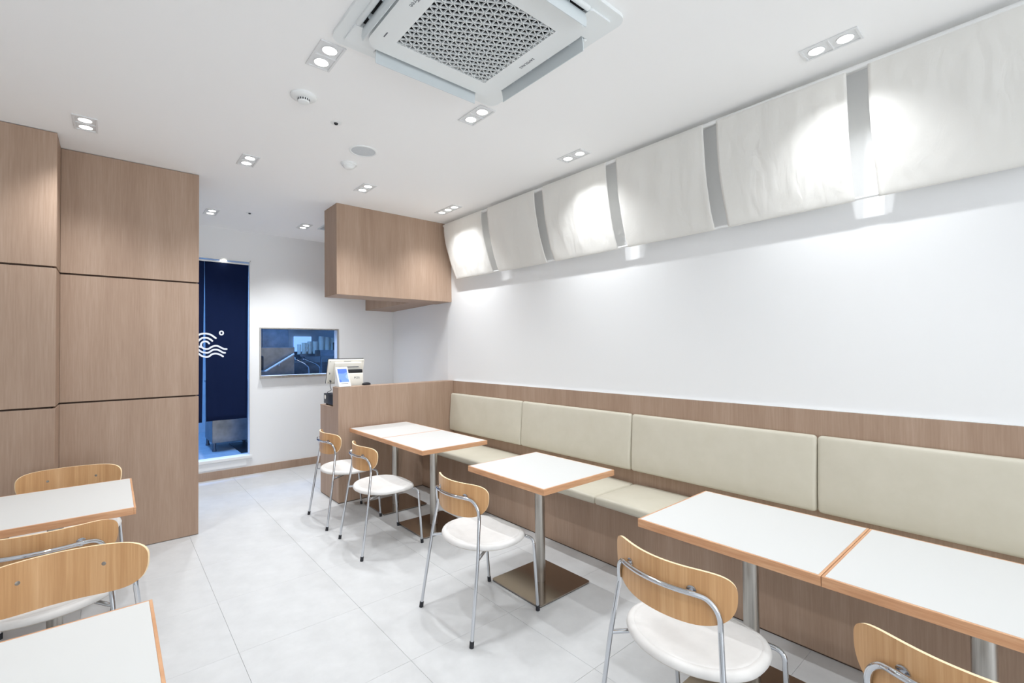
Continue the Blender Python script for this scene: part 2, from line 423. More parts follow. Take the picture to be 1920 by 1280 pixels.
# four louvre flaps, opened
for q in range(4):
    a = q*PI/2; R_ = Matrix.Rotation(a, 4, 'Z')
    bm = bmesh.new(); prof = [(.392, -.022), (.398, -.045), (.401, -.066), (.398, -.086)]
    prof2 = [(.386, -.022), (.3925, -.045), (.396, -.066), (.3945, -.086)]
    rows = []
    for x in (-.286, .286):
        rows.append([bm.verts.new((x, y, z)) for y, z in prof+prof2[::-1]])
    nn = len(rows[0])
    for k in range(nn): bm.faces.new((rows[0][k], rows[0][(k+1) % nn], rows[1][(k+1) % nn], rows[1][k]))
    bm.faces.new(rows[0][::-1]); bm.faces.new(rows[1])
    bmesh.ops.transform(bm, matrix=R_, verts=bm.verts); fo = obj('louvre_flap', bm, 'flap', ac, True)
    bm = bmesh.new(); box(bm, -.286, .286, .404, .428, -.030, -.010, bev=.009, seg=3)
    bmesh.ops.transform(bm, matrix=R_, verts=bm.verts); obj('duct_lip', bm, 'acw', ac, True)
    for x in (-.18, -.05, .08, .21):
        bm = bmesh.new(); box(bm, x-.001, x+.001, .366, .402, -.03, -.004)
        bmesh.ops.transform(bm, matrix=R_, verts=bm.verts); obj('air_vane', bm, 'flap', ac)
zt = -.0474
text('lettering', 'SAMSUNG', .021, 'grey', ac, basis((.305, -.007, zt), (0, 1, 0), (1, 0, 0), (0, 0, -1)), spacing=1.05)
text('lettering', 'Wind', .030, 'grey', ac, basis((-.308, -.072, zt), (0, 1, 0), (1, 0, 0), (0, 0, -1)), .0006)
text('lettering', 'Free', .030, 'grey', ac, basis((-.308, -.012, zt), (0, 1, 0), (1, 0, 0), (0, 0, -1)), .0002)
obj('printed_mark', B(-.314, -.309, .217, .255, zt-.0005, zt), 'grey', ac)

# ------------------------------------------------------------ small ceiling fittings
t = thing('smoke_detector', 'round white smoke detector with dark slots left of the air conditioner', 'detector', (.812, 2.728, CZ))
bm = bmesh.new(); lathe(bm, [(.068, 0), (.068, -.010), (.060, -.016), (.036, -.018), (.036, -.019), (0, -.019)]); obj('base', bm, 'white', t, True)
bm = bmesh.new(); lathe(bm, [(.031, -.019), (.031, -.034), (.028, -.040), (.010, -.043), (0, -.043)]); obj('sensing_head', bm, 'white', t, True)
for k in range(16):
    a = 2*PI*k/16; bm = B(.0295, .0318, -.0030, .0030, -.0325, -.0215); bmesh.ops.rotate(bm, cent=(0, 0, 0), matrix=Matrix.Rotation(a, 3, 'Z'), verts=bm.verts)
    obj('slot', bm, 'black', t)
t = thing('ceiling_speaker', 'flat round grey ceiling speaker with a white rim', 'speaker', (1.366, 3.22, CZ))
bm = bmesh.new(); lathe(bm, [(.098, 0), (.096, -.005), (.088, -.007), (.083, -.004), (.083, 0)], 48); obj('rim', bm, 'white', t, True)
bm = bmesh.new(); lathe(bm, [(.083, -.001), (.083, -.003), (.05, -.006), (0, -.007)], 48); obj('grille', bm, 'meshgrey', t, True)
t = thing('heat_detector', 'domed white detector just beyond the round ceiling speaker', 'detector', (1.372, 3.506, CZ))
bm = bmesh.new(); lathe(bm, [(.058, 0), (.058, -.012), (.052, -.016), (.046, -.017), (.046, -.022), (.040, -.028)]); obj('base', bm, 'white', t, True)
bm = bmesh.new(); lathe(bm, [(.040, -.026), (.036, -.034), (.024, -.041), (.010, -.044), (0, -.044)]); obj('dome', bm, 'white', t, True)
def sprinkler(x, y, label):
    t = thing('fire_sprinkler', label, 'sprinkler', (x, y, CZ), 0, 'flush ceiling sprinklers')
    bm = bmesh.new(); lathe(bm, [(.034, 0), (.034, -.002), (.014, -.004), (.013, -.0015), (.013, 0)]); obj('escutcheon', bm, 'white', t, True)
    bm = bmesh.new(); lathe(bm, [(.0125, -.001), (.0125, -.006), (.009, -.012), (.004, -.014), (0, -.014)], 16); obj('sprinkler_head', bm, 'black', t, True)
sprinkler(1.065, 2.926, 'small sprinkler with dark centre between the smoke detector and the speaker')
sprinkler(1.075, 5.403, 'small sprinkler near the doorway with the navy curtain')
t = thing('ceiling_vent', 'grey ceiling vent half hidden behind the wooden bulkhead', 'vent', (1.98, 5.50, CZ))
bm = bmesh.new(); ring(bm, rrect(-.16, .16, -.12, .12, .004, 2), rrect(-.14, .14, -.10, .10, .004, 2), -.006, 0); obj('vent_frame', bm, 'flap', t)
obj('vent_backing', B(-.14, .14, -.10, .10, -.002, -.001), 'grey', t)
for k in range(6): obj('slat', B(-.14, .14, -.09+k*.034, -.075+k*.034, -.006, -.003), 'flap', t)

# ------------------------------------------------------------ service counter
CX0, CY0, CY1, CY2 = 1.641, 4.472, 4.617, 4.975
sc = thing('service_counter', 'brown woodgrain service counter with a raised front ledge', 'counter', (2.2, 4.6, 0))
obj('toe_strip', local(B(CX0+.003, 2.94, CY0+.003, CY2-.003, .0, .008), sc), 'lamdark', sc)
obj('front_panel', local(B(CX0, XW-.001, CY0, CY1, .007, 1.104, bev=.0015, seg=1), sc), 'lam', sc)
obj('cabinet_body', local(B(CX0+.0005, XW-.001, CY1+.0005, CY2, .007, .888, bev=.001, seg=1), sc), 'lam', sc)
obj('worktop', local(B(CX0, XW-.001, CY1+.0005, CY2+.003, .888, .906, bev=.0015, seg=1), sc), 'lam', sc)

# ------------------------------------------------------------ banquette
BX = 2.543; Y0 = -1.55
bq = thing('banquette', 'long built-in wall bench with cream vinyl cushions on a brown woodgrain base', 'bench', (2.75, 2.0, 0))
obj('toe_strip', local(B(BX+.004, 2.93, Y0, CY0-.002, 0, .008), bq), 'lamdark', bq)
obj('bench_base', local(B(BX, 2.938, Y0, CY0-.001, .007, .400, bev=.0015, seg=1), bq), 'lam', bq)
obj('back_panel', local(B(2.94, XW-.0005, Y0, CY0-.001, .0, 1.103, bev=.001, seg=1), bq), 'lam', bq)
obj('top_cap', local(B(2.9405, XW-.0005, Y0, CY0-.001, 1.1035, 1.1065), bq), 'trimw', bq)
def cushion(x0, x1, y0, y1, z0, z1, r, nx=10, ny=26, nz=8, puff=.006, fn=None):
    bm = B(x0, x1, y0, y1, z0, z1, bev=r, seg=4)
    bmesh.ops.subdivide_edges(bm, edges=[e for e in bm.edges if e.calc_length() > .12], cuts=6, use_grid_fill=True)
    cx, cy, cz = (x0+x1)/2, (y0+y1)/2, (z0+z1)/2
    for v in bm.verts:
        if fn: v.co = fn(v.co.copy(), cx, cy, cz)
    return bm
seat_y = [4.468, 3.262, 2.054, .862, -.338, -1.53]
for a, b in zip(seat_y, seat_y[1:]):
    def fs(c, cx, cy, cz, a=a, b=b):
        u = (c.y-cy)/((a-b)/2); v_ = (c.x-2.703)/.233
        if c.z > .43: c.z += .008*max(0, 1-u**4)*max(0, 1-v_**4) - .004*max(0, abs(u)-.93)/.07
        return c
    obj('seat_cushion', local(cushion(2.470, 2.936, b+.0015, a-.0015, .401, .459, .018, fn=fs), bq), 'vinyl', bq, True)
back_y = [4.469, 3.262, 2.052, .862, -.338, -1.53]
for a, b in zip(back_y, back_y[1:]):
    def fb(c, cx, cy, cz, a=a, b=b):
        k = (c.z-.558)/(.968-.558); u = (c.y-cy)/((a-b)/2)
        if c.x < 2.935:
            d = (2.939-c.x)/.060
            c.x = 2.939-d*(.060-.026*max(0, k-.25)/.75) - d*.006*max(0, 1-u**6)*max(0, 1-(2*k-1)**4)
        return c
    obj('back_cushion', local(cushion(2.879, 2.939, b+.0015, a-.0015, .558, .968, .022, fn=fb), bq), 'vinyl', bq, True)

# ------------------------------------------------------------ tables
TZ = .708
def make_table(label, group):
    t = thing('dining_table', label, 'table', (0, 0, 0), 0, group)
    hx, hy, e, th = .3015, .3465, .0085, .0345
    obj('tabletop', B(-hx+e, hx-e, -hy+e, hy-e, TZ-th+.002, TZ, bev=.0006, seg=1), 'toplam', t)
    bm = bmesh.new()
    box(bm, -hx, -hx+e, -hy, hy, TZ-th, TZ-.0004, bev=.0015, seg=2); box(bm, hx-e, hx, -hy, hy, TZ-th, TZ-.0004, bev=.0015, seg=2)
    box(bm, -hx+e, hx-e, -hy, -hy+e, TZ-th, TZ-.0004, bev=.0015, seg=2); box(bm, -hx+e, hx-e, hy-e, hy, TZ-th, TZ-.0004, bev=.0015, seg=2)
    obj('wood_edge', bm, 'lip', t)
    bm = bmesh.new(); lathe(bm, [(0, .008), (.0305, .008), (.0305, .668), (0, .668)], 40); obj('pedestal', bm, 'steel', t, True)
    obj('top_bracket', B(-.13, .13, -.13, .13, .667, TZ-th, bev=.001, seg=1), 'black', t)
    bm = bmesh.new(); prism(bm, rrect(-.219, .219, -.217, .217, .018), .0045, .0115); obj('base_plate', bm, 'plate', t, True)
    bm = bmesh.new(); prism(bm, rrect(-.216, .216, -.214, .214, .018), .0, .0045); obj('base_pad', bm, 'black', t)
    return t
G_T = 'white tables with wood edges along the banquette'; G_L = 'white tables with wood edges at the left'
tb = make_table('white topped table against the service counter, its far half', G_T)
tb.location = (2.0435, 4.106, 0); tb['label'] = 'white table standing against the service counter, joined to the table in front of it'
dup(tb, (2.0435, 3.4105, 0), 0, 'white table joined to the table at the counter, facing the second nearest gap', G_T)['label'] = 'white table second from the service counter, pushed up to the table at the counter'
dup(tb, (2.040, 2.131, 0), 0, 'white table standing alone in the middle of the banquette row', G_T)
dup(tb, (2.048, .862, 0), 0, 'white table in right foreground, far one of the joined pair', G_T)
dup(tb, (2.048, .1675, 0), 0, 'white table cut by the right edge of the photo', G_T)
dup(tb, (-.2095, 3.255, 0), 0, 'white table at left nearest the brown partition', G_L)
dup(tb, (-.2055, 1.447, 0), 0, 'white table cut by the lower left corner of the photo', G_L)

# ------------------------------------------------------------ chairs (face +x)
def backrest_mesh():
    a, zc, th = .234, .700, .0095
    ncol, nrow = 45, 9; bm = bmesh.new()
    def X(y): return -.195+1.5*y*y
    front, back = [], []
    for i in range(ncol):
        u = -math.cos(PI*i/(ncol-1)); y = a*u
        top = .058*max(0, 1-abs(u)**7)**(1/2.5); bot = .117*max(0, 1-abs(u)**4.4)**(1/2.5)
        slope = 3*y; nrm = Vector((1, -slope, 0)).normalized()
        cf, cb = [], []
        for j in range(nrow):
            z = zc-bot+(top+bot)*j/(nrow-1)
            p = Vector((X(y), y, z)); cf.append(bm.verts.new(p+nrm*th/2)); cb.append(bm.verts.new(p-nrm*th/2))
        front.append(cf); back.append(cb)
    def q(*v):
        f = bm.faces.new(v); return f
    for i in range(ncol-1):
        for j in range(nrow-1):
            q(front[i][j], front[i+1][j], front[i+1][j+1], front[i][j+1]); q(back[i+1][j], back[i][j], back[i][j+1], back[i+1][j+1])
        q(front[i][0], back[i][0], back[i+1][0], front[i+1][0]).material_index = 1
        q(back[i][-1], front[i][-1], front[i+1][-1], back[i+1][-1]).material_index = 1
    for i in (0, ncol-1):
        for j in range(nrow-1): q(front[i][j], back[i][j], back[i][j+1], front[i][j+1]).material_index = 1
    bmesh.ops.remove_doubles(bm, verts=bm.verts, dist=.0004)
    bmesh.ops.dissolve_degenerate(bm, edges=bm.edges, dist=1e-4)
    return mesh('backrest', bm, ['oak', 'oakedge'], True)
def seat_outline(t):
    c, s = math.cos(t), math.sin(t)
    # x forward; slightly squarer at the front
    e = 2.0 if c < 0 else 2.75
    ax = .198 if c < 0 else .232
    r = 1/((abs(c)**e+abs(s)**e)**(1/e))
    wy = .243
    x = ax*c*r; y = wy*s*r
    if c > 0: y *= 1-.10*(x/ax)**2
    return x, y
def seat_mesh():
    bm = bmesh.new(); N = 56
    prof = [(0, .4365), (.35, .4375), (.65, .4405), (.84, .4440), (.875, .4437), (.885, .4425), (.895, .4437), (.94, .4425), (.975, .4385), (.993, .4320), (1.0, .4250), (.995, .4195)]
    c = bm.verts.new((.02, 0, prof[0][1])); rings = []
    for r, z in prof[1:]:
        rg = []
        for k in range(N):
            x, y = seat_outline(2*PI*k/N)
            zz = z - (.016*max(0, (x-.10)/.13)**2 if x > .1 else 0)*(r**2)
            rg.append(bm.verts.new((.02*(1-r)+x*r, y*r, zz)))
        rings.append(rg)
    for k in range(N): bm.faces.new((c, rings[0][k], rings[0][(k+1) % N]))
    for p, q in zip(rings, rings[1:]):
        for k in range(N): bm.faces.new((p[k], q[k], q[(k+1) % N], p[(k+1) % N]))
    bm.faces.new(rings[-1][::-1])
    return mesh('seat', bm, 'pad', True)
def shell_mesh():
    bm = bmesh.new(); N = 56; rings = []
    for r, z in [(.992, .4215), (.985, .4165), (.95, .4125), (.80, .4095)]:
        rg = []
        for k in range(N):
            x, y = seat_outline(2*PI*k/N)
            zz = z - (.016*max(0, (x-.10)/.13)**2 if x > .1 else 0)*(r**2)
            rg.append(bm.verts.new((x*r, y*r, zz)))
        rings.append(rg)
    for p, q in zip(rings, rings[1:]):
        for k in range(N): bm.faces.new((p[k], q[k], q[(k+1) % N], p[(k+1) % N]))
    bm.faces.new(rings[-1][::-1]); bm.faces.new(rings[0])
    return mesh('seat_shell', bm, 'shell', True)
def make_chair(label, group):
    t = thing('dining_chair', label, 'chair', (0, 0, 0), 0, group); R = .0088
    s = obj('seat', seat_mesh(), None, t); obj('seat_shell', shell_mesh(), None, s)
    bk = obj('backrest', backrest_mesh(), None, t)
    for sy in (-1, 1):
        bm = bmesh.new(); y = .108*sy; x = -.195+1.5*y*y+.0049
        lathe(bm, [(.0, .0005), (.0065, .0005), (.0078, -.0004), (.0078, -.002)], 20)
        bmesh.ops.rotate(bm, cent=(0, 0, 0), matrix=Matrix.Rotation(PI/2, 3, 'Y') @ Matrix.Identity(3), verts=bm.verts)
        bmesh.ops.rotate(bm, cent=(0, 0, 0), matrix=Matrix.Rotation(-math.atan(3*y), 3, 'Z'), verts=bm.verts)
        bmesh.ops.translate(bm, verts=bm.verts, vec=(x, y, .690)); obj('screw_cap', bm, 'screwgrey', bk, True)
        # rear leg with rail bend
        foot = Vector((-.2335, .2435*sy, .012)); mid = Vector((-.176, .221*sy, .400)); kink = Vector((-.149, .198*sy, .590))
        pts = fillet([foot, mid, kink, Vector((-.150, .1977*sy, .606))], .05)
        bm = bmesh.new(); tube(bm, pts, R); lg = obj('leg', bm, 'chrome', t, True)
        bm = bmesh.new(); tube(bm, [foot+Vector((-.0018, .0007*sy, -.012)), foot+Vector((0, 0, 0)), foot+Vector((.0025, -.001*sy, .017))], .0112, 14); obj('rubber_foot', bm, 'rubber', lg, True)
        # front leg
        f2 = Vector((.2335, .220*sy, .012)); k2 = Vector((.205, .222*sy, .385))
        pts = fillet([f2, k2+Vector((0, 0, .02)), Vector((.197, .150*sy, .4035))], .055, 8)
        bm = bmesh.new(); tube(bm, pts, R); lg = obj('leg', bm, 'chrome', t, True)
        bm = bmesh.new(); tube(bm, [f2+Vector((.0009, 0, -.012)), f2, f2+Vector((-.0013, 0, .017))], .0112, 14); obj('rubber_foot', bm, 'rubber', lg, True)
        bm = bmesh.new(); tube(bm, [(-.176, .221*sy, .398), (-.10, .170*sy, .4005), (.03, .085*sy, .4025)], R*.92); obj('side_stretcher', bm, 'chrome', t, True)
        # clip between rail and backrest
        bm = bmesh.new(); y = .118*sy; x = -.195+1.5*y*y
        nrm = Vector((1, -3*y, 0)).normalized(); c0 = Vector((x, y, .690))-nrm*.005
        tube(bm, [c0, c0-nrm*.004, c0-nrm*.0045, c0-nrm*.013], [.0165, .0165, .0075, .0075], 18); obj('clip', bm, 'chrome', t, True)
    def hx(y): return -.2185+1.35*y*y
    pts = [(-.150, -.1977, .606), (-.153, -.1968, .628), (-.158, -.1905, .650), (-.165, -.178, .669), (-.174, -.160, .682)]
    arc = [(hx(y/1000), y/1000, .690) for y in range(-135, 136, 27)]
    pts = catmull(pts + arc + [(p[0], -p[1], p[2]) for p in pts[::-1]], 4)
    bm = bmesh.new(); tube(bm, pts, R, 14); obj('back_rail', bm, 'chrome', t, True)
    bm = bmesh.new(); tube(bm, [(.197, -.155, .4035), (.197, .155, .4035)], R*.98); obj('front_crossbar', bm, 'chrome', t, True)
    bm = bmesh.new(); box(bm, -.05, .10, -.095, .095, .398, .4100, bev=.002); obj('mounting_plate', bm, 'black', t)
    return t
r = math.radians
GC = 'oak and chrome chairs facing the banquette'; GL = 'oak and chrome chairs at the left tables'
ch = make_chair('oak and chrome chair with white seat, nearest the service counter', GC)
ch.location = (1.567, 4.116, 0); ch.rotation_euler = (0, 0, r(-1.2))
dup(ch, (1.565, 3.385, 0), r(-3.4), 'oak and chrome chair at the table second from the counter', GC)
dup(ch, (1.5715, 2.130, 0), r(0), 'oak and chrome chair facing the table that stands alone', GC)
dup(ch, (1.572, .869, 0), r(-4.5), 'large oak backed chair in the right foreground, its white seat in full view', GC)
dup(ch, (1.575, .119, 0), r(-3.5), 'chair cut by the bottom right of the photo, only its oak back showing', GC)
dup(ch, (-.192, 3.752, 0), r(-94), 'chair behind the left table nearest the partition, facing the viewer', GL)
dup(ch, (-.212, 2.762, 0), r(90), 'chair in front of the left table nearest the partition, back to the viewer', GL)
dup(ch, (-.127, 2.088, 0), r(-90), 'large oak chair back at left foreground with two screw caps, facing the viewer', GL)

# ------------------------------------------------------------ white banner valance
import math as _m
RX, RZ = 2.820, 2.839
def rodz(y): return 2.206+.040*((y-1.1)/3.2)**2
bm = bmesh.new(); tube(bm, [(RX+.003, 4.45, RZ), (RX, 2, RZ), (RX-.012, -1.4, RZ)], .0125, 16)
rt = tag(obj('curtain_rod', bm, 'trimw', None, True), 'white rod under the ceiling carrying the tops of the banner panels', 'rod')
bm = bmesh.new(); lathe(bm, [(0, .006), (.014, .006), (.016, .002), (.016, -.012), (0, -.012)], 18)
bmesh.ops.rotate(bm, cent=(0, 0, 0), matrix=Matrix.Rotation(-PI/2, 3, 'X'), verts=bm.verts); bmesh.ops.translate(bm, verts=bm.verts, vec=(RX+.003, 4.452, RZ))
obj('end_cap', bm, 'cream', rt, True)
bm = bmesh.new(); tube(bm, [(2.902, y/10, rodz(y/10)) for y in range(-14, 43)], .0085, 12)
tag(obj('curtain_rod', bm, 'trimw', None, True), 'thin white rod threaded through the bottom hems of the banner panels', 'rod')
panels = [((4.425, 3.730), (4.325, 3.655)), ((3.637, 2.960), (3.573, 2.899)), ((2.861, 2.180), (2.808, 2.145)),
          ((2.088, 1.422), (2.056, 1.399)), ((1.339, .670), (1.315, .664)), ((.582, -.12), (.567, -.12))]
plab = ['white cloth banner panel at the far end of the valance, touching the wooden bulkhead', 'white cloth banner panel second from the far end',
        'white cloth banner panel third from the far end', 'white cloth banner panel fourth from the far end',
        'white cloth banner panel fifth from the far end, with a shiny creased lower corner', 'largest white cloth banner panel at the upper right edge of the photo', 'white cloth banner panel out past the right edge of the photo']
def banner(tops, bots, seed):
    ny, nz = 46, 40; bm = bmesh.new(); g = []
    for j in range(nz+1):
        v = j/nz; row = []
        for i in range(ny+1):
            u = i/ny; k = v**2.2
            y = (tops[0]*(1-u)+tops[1]*u)*(1-k)+(bots[0]*(1-u)+bots[1]*u)*k
            zb = rodz(y)
            z = RZ+(zb-RZ)*v
            x = RX+(2.902-RX)*v**1.5
            amp = 4*v*(1-v)
            wv = .0045*noise.noise(Vector((y*9+seed*5, z*3, seed))) + .0022*noise.noise(Vector((y*34, z*11, seed*3)))
            edge = max(0, 1-min(u, 1-u)*9)
            x += (wv*1.4 - .004*edge*math.sin(v*5+seed))*min(1, amp*2.2) - .014*amp*.4
            row.append((x-.0145*(1-v)-.0105*v, y, z))
        g.append(row)
    # wrap over the top rod and under the bottom rod
    top = [[(RX+.0145*math.sin(a)*1.0, p[1], RZ+.0145*math.cos(a)) for p in g[0]] for a in (PI*.95, PI*.55, PI*.2, 0, -PI*.25)]
    bot = [[(2.902+.0107*math.sin(-PI/2-a), p[1], rodz(p[1])+.0107*math.cos(-PI/2-a)) for p in g[-1]] for a in (PI*.25, PI*.5, PI*.8, PI*1.05)]
    rows = top+g+bot
    V = [[bm.verts.new(c) for c in row] for row in rows]
    for a, b in zip(V, V[1:]):
        for i in range(ny): bm.faces.new((a[i], b[i], b[i+1], a[i+1]))
    return bm
for i, (tp, bt) in enumerate(panels[:6]):
    o = obj('banner_panel', banner(tp, bt, i+1), 'noren', None, True)
    tag(o, plab[i], 'banner', 'white cloth banner panels along the right wall')
    m = o.modifiers.new('thick', 'SOLIDIFY'); m.thickness = .0012; m.offset = 0
# ------------------------------------------------------------ serving hatch in the back wall
wf = thing('window_frame', None, None, (0, 0, 0)); wf.name = 'window_1'; wf['kind'] = 'structure'
bm = bmesh.new()
e = .016
box(bm, WX0-e, WX1+e, YB-.010, YB+T+.01, WZ1-.004, WZ1+e-.004, bev=.0015); box(bm, WX0-e, WX0, YB-.010, YB+T+.01, WZ0, WZ1-.0045, bev=.0015)
box(bm, WX1, WX1+e, YB-.010, YB+T+.01, WZ0, WZ1-.0045, bev=.0015)
obj('steel_surround', bm, 'steel', wf)
obj('reveal', B(WX1-.0025, WX1-.0005, YB+.004, YB+T+.008, WZ0, WZ1-.005), 'trimw', wf)
obj('window_ledge', B(WX0-e, WX1+e, YB-.045, YB+T+.03, WZ0-.030, WZ0-.001, bev=.002), 'steel', wf)

# ------------------------------------------------------------ kitchen behind the wall
KY0, KY1, KZ = YB+T, 8.75, .2
struct('kitchen_floor', B(-.2, 3.6, KY0, KY1, KZ-.05, KZ), 'kfloor').name = 'floor_kitchen'
kc = struct('ceiling_kitchen', B(-.2, 3.6, KY0, KY1, 2.75, 2.80), 'kwall')
struct('wall_kitchen_back', B(-.2, 3.6, KY1, KY1+.05, KZ, 2.75), 'kwall')
struct('wall_kitchen_left', B(-.25, -.2, KY0, KY1, KZ, 2.75), 'kwall')
struct('wall_kitchen_right', B(3.6, 3.65, KY0, KY1, KZ, 2.75), 'kwall')
# dark floor mat
tag(obj('floor_mat', B(1.22, 1.42, 6.60, 7.4, KZ, KZ+.006, bev=.002), 'black'), 'dark strip mat on the kitchen floor seen through the doorway', 'mat')
# steel cabinet seen under the curtain
t = thing('steel_cabinet', 'stainless steel kitchen cabinet on legs seen below the navy curtain', 'cabinet', (1.36, 7.2, KZ))
obj('cabinet_body', local(B(.960, 1.44, 6.915, 7.50, .305, 1.05, bev=.004), t), 'ksteel', t)
for x in (.985, 1.415):
    for y in (6.94, 7.47):
        bm = bmesh.new(); tube(bm, [(x, y, .225), (x, y, .31)], .019); tube(bm, [(x, y, .2), (x, y, .226)], .024)
        obj('leg', local(bm, t), 'ksteel', t, True)
obj('worktop', local(B(.95, 1.45, 6.905, 7.51, 1.05, 1.075, bev=.003), t), 'ksteel', t)
# dishwasher hood with lift bar, left part of hatch view
t = thing('dishwasher', 'stainless steel dishwasher hood with a slanting lift bar behind the hatch', 'appliance', (1.8, 7.3, KZ))
obj('hood', local(B(1.50, 1.985, 7.10, 7.65, .75, 1.515, bev=.008), t), 'ksteel', t)
obj('lower_cabinet', local(B(1.50, 1.985, 7.10, 7.65, .32, .745, bev=.004), t), 'ksteel', t)
for x in (1.53, 1.955):
    for y in (7.13, 7.62):
        bm = bmesh.new(); tube(bm, [(x, y, .2), (x, y, .33)], .018); obj('leg', local(bm, t), 'ksteel', t, True)
bm = bmesh.new(); tube(bm, [(1.945, 7.0, 1.415), (1.575, 6.96, 1.19)], .012, 12)
tube(bm, [(1.945, 7.0, 1.415), (1.975, 7.11, 1.415)], .0095); tube(bm, [(1.76, 6.98, 1.302), (1.78, 7.11, 1.25)], .006)
tube(bm, [(1.575, 6.96, 1.19), (1.565, 7.11, 1.19)], .0095)
obj('lift_bar', local(bm, t), 'trimw', t, True)  # white enamel colour stands in for bright light on the metal bar
t = tag(obj('soap_dispenser', B(1.515, 1.560, 6.98, 7.09, 1.20, 1.395, bev=.015, seg=3), 'black', None, True), 'dark box fixed on the dishwasher front at the left of the hatch', 'dispenser')
# upper wall cabinet at left, dark teal glassy
tl = thing('wall_cabinet', 'blue grey panelled wall cabinet above the dishwasher hood', 'cabinet', (1.95, 8.5, 1.55))
for k, (a, b) in enumerate(((1.40, 1.82), (1.83, 2.22))):
    obj('door', local(B(a, b, 8.28, 8.30, 1.50, 2.15, bev=.003), tl), 'ksteel', tl)
obj('cabinet_body', local(B(1.40, 2.22, 8.30, 8.74, 1.50, 2.15), tl), 'ksteel', tl)
# shelf with crockery
t = thing('wall_shelf', 'steel wall shelf behind the hatch carrying stacked crockery', 'shelf', (2.7, 8.2, 1.42))
obj('shelf_board', local(B(2.30, 3.25, 7.95, 8.30, 1.378, 1.402, bev=.002), t), 'ksteel', t)
obj('shelf_lip', local(B(2.30, 2.60, 7.935, 7.949, 1.366, 1.412, bev=.002), t), 'ksteel', t)
for x in (2.34, 3.2): obj('bracket', local(B(x, x+.02, 7.97, 8.74, 1.33, 1.377), t), 'ksteel', t)
obj('back_rail', local(B(2.30, 3.25, 8.28, 8.30, 1.402, 1.45), t), 'ksteel', t)
def stack(x, y, r_, h, nrib, label, group):
    bm = bmesh.new(); pr = [(0, 0), (r_*.9, 0)]; z = 0; st = h/nrib
    for k in range(nrib):
        pr += [(r_*.9, z+.001), (r_, z+st*.35), (r_, z+st*.7), (r_*.9, z+st*.9)]; z += st
    pr += [(r_*.85, h), (0, h)]
    lathe(bm, pr, 24); o = obj('crockery_stack', bm, 'pot', None, True, loc=(x, y, 1.4025)); tag(o, label, 'crockery', group); return o
GS = 'stacks of pale bowls and tins on the kitchen shelf'
stack(2.335, 8.10, .030, .165, 14, 'thin ribbed stack at the left end of the kitchen shelf', GS)
stack(2.415, 8.10, .040, .190, 13, 'ribbed stack of pale bowls second from the left on the kitchen shelf', GS)
stack(2.505, 8.12, .036, .215, 3, 'narrow pale stack in the middle of the kitchen shelf', GS)
stack(2.595, 8.12, .044, .215, 2, 'pale tin beside the middle of the kitchen shelf', GS)
for k, x in enumerate((2.695, 2.79, 2.885, 2.98)):
    stack(x, 8.12, .044, .300-.01*k, 1, ['tall pale tin, leftmost of the tall four on the kitchen shelf', 'tall pale tin, second of the tall four on the kitchen shelf', 'tall pale tin, third of the tall four on the kitchen shelf', 'tall pale tin at the right end of the kitchen shelf'][k], GS)
# hanging steel box and posts at right
t = thing('steel_rack', 'dark steel rack on two posts at the right side of the hatch', 'rack', (2.7, 7.6, KZ))
obj('rack_box', local(B(2.455, 2.70, 7.45, 7.7, 1.375, 1.470, bev=.003), t), 'ksteel', t)
for x in (2.465, 2.665): obj('post', local(B(x, x+.022, 7.46, 7.482, KZ, 1.374), t), 'ksteel', t)
for z in (.45, .95): obj('rack_shelf', local(B(2.45, 2.72, 7.45, 7.75, z, z+.02), t), 'ksteel', t)
# taps and sink
t = thing('sink_unit', 'steel sink unit below the taps behind the hatch', 'sink', (2.6, 8.3, KZ))
bm = bmesh.new(); ring(bm, rrect(2.05, 3.3, 7.95, 8.70, .01, 2), rrect(2.15, 3.2, 8.02, 8.6, .03, 2), .98, 1.03); obj('sink_rim', local(bm, t), 'ksteel', t)
obj('basin', local(B(2.15, 3.2, 8.02, 8.6, .80, .815), t), 'ksteel', t)
obj('apron', local(B(2.05, 3.3, 7.95, 7.965, .32, .979), t), 'ksteel', t)
for x in (2.08, 3.25):
    for y in (7.98, 8.66): obj('leg', local(B(x, x+.03, y, y+.03, KZ, .979), t), 'ksteel', t)
obj('splashback', local(B(2.05, 3.3, 8.70, 8.72, 1.03, 1.25), t), 'ksteel', t)
for k, (x, lx) in enumerate(((2.27, .20), (2.40, .25))):
    t = thing('wall_tap', ['chrome tap with a long curved spout, left one behind the hatch', 'chrome tap with a long curved spout, right one behind the hatch'][k], 'tap', (x, 8.1, 1.33), 0, 'chrome taps behind the hatch')
    bm = bmesh.new(); lathe(bm, [(0, .028), (.018, .024), (.028, .01), (.028, -.012), (.018, -.026), (0, -.03)], 20); obj('tap_body', bm, 'chrome', t, True)
    bm = bmesh.new(); tube(bm, [(0, .02, 0), (0, .60, 0)], .014); obj('wall_pipe', bm, 'chrome', t, True)
    bm = bmesh.new(); tube(bm, catmull([(0, 0, 0), (lx*.4, -.02, -.045), (lx*.75, -.04, -.09), (lx*.97, -.05, -.15), (lx, -.05, -.24)], 6), .0135); obj('spout', bm, 'chrome', t, True)
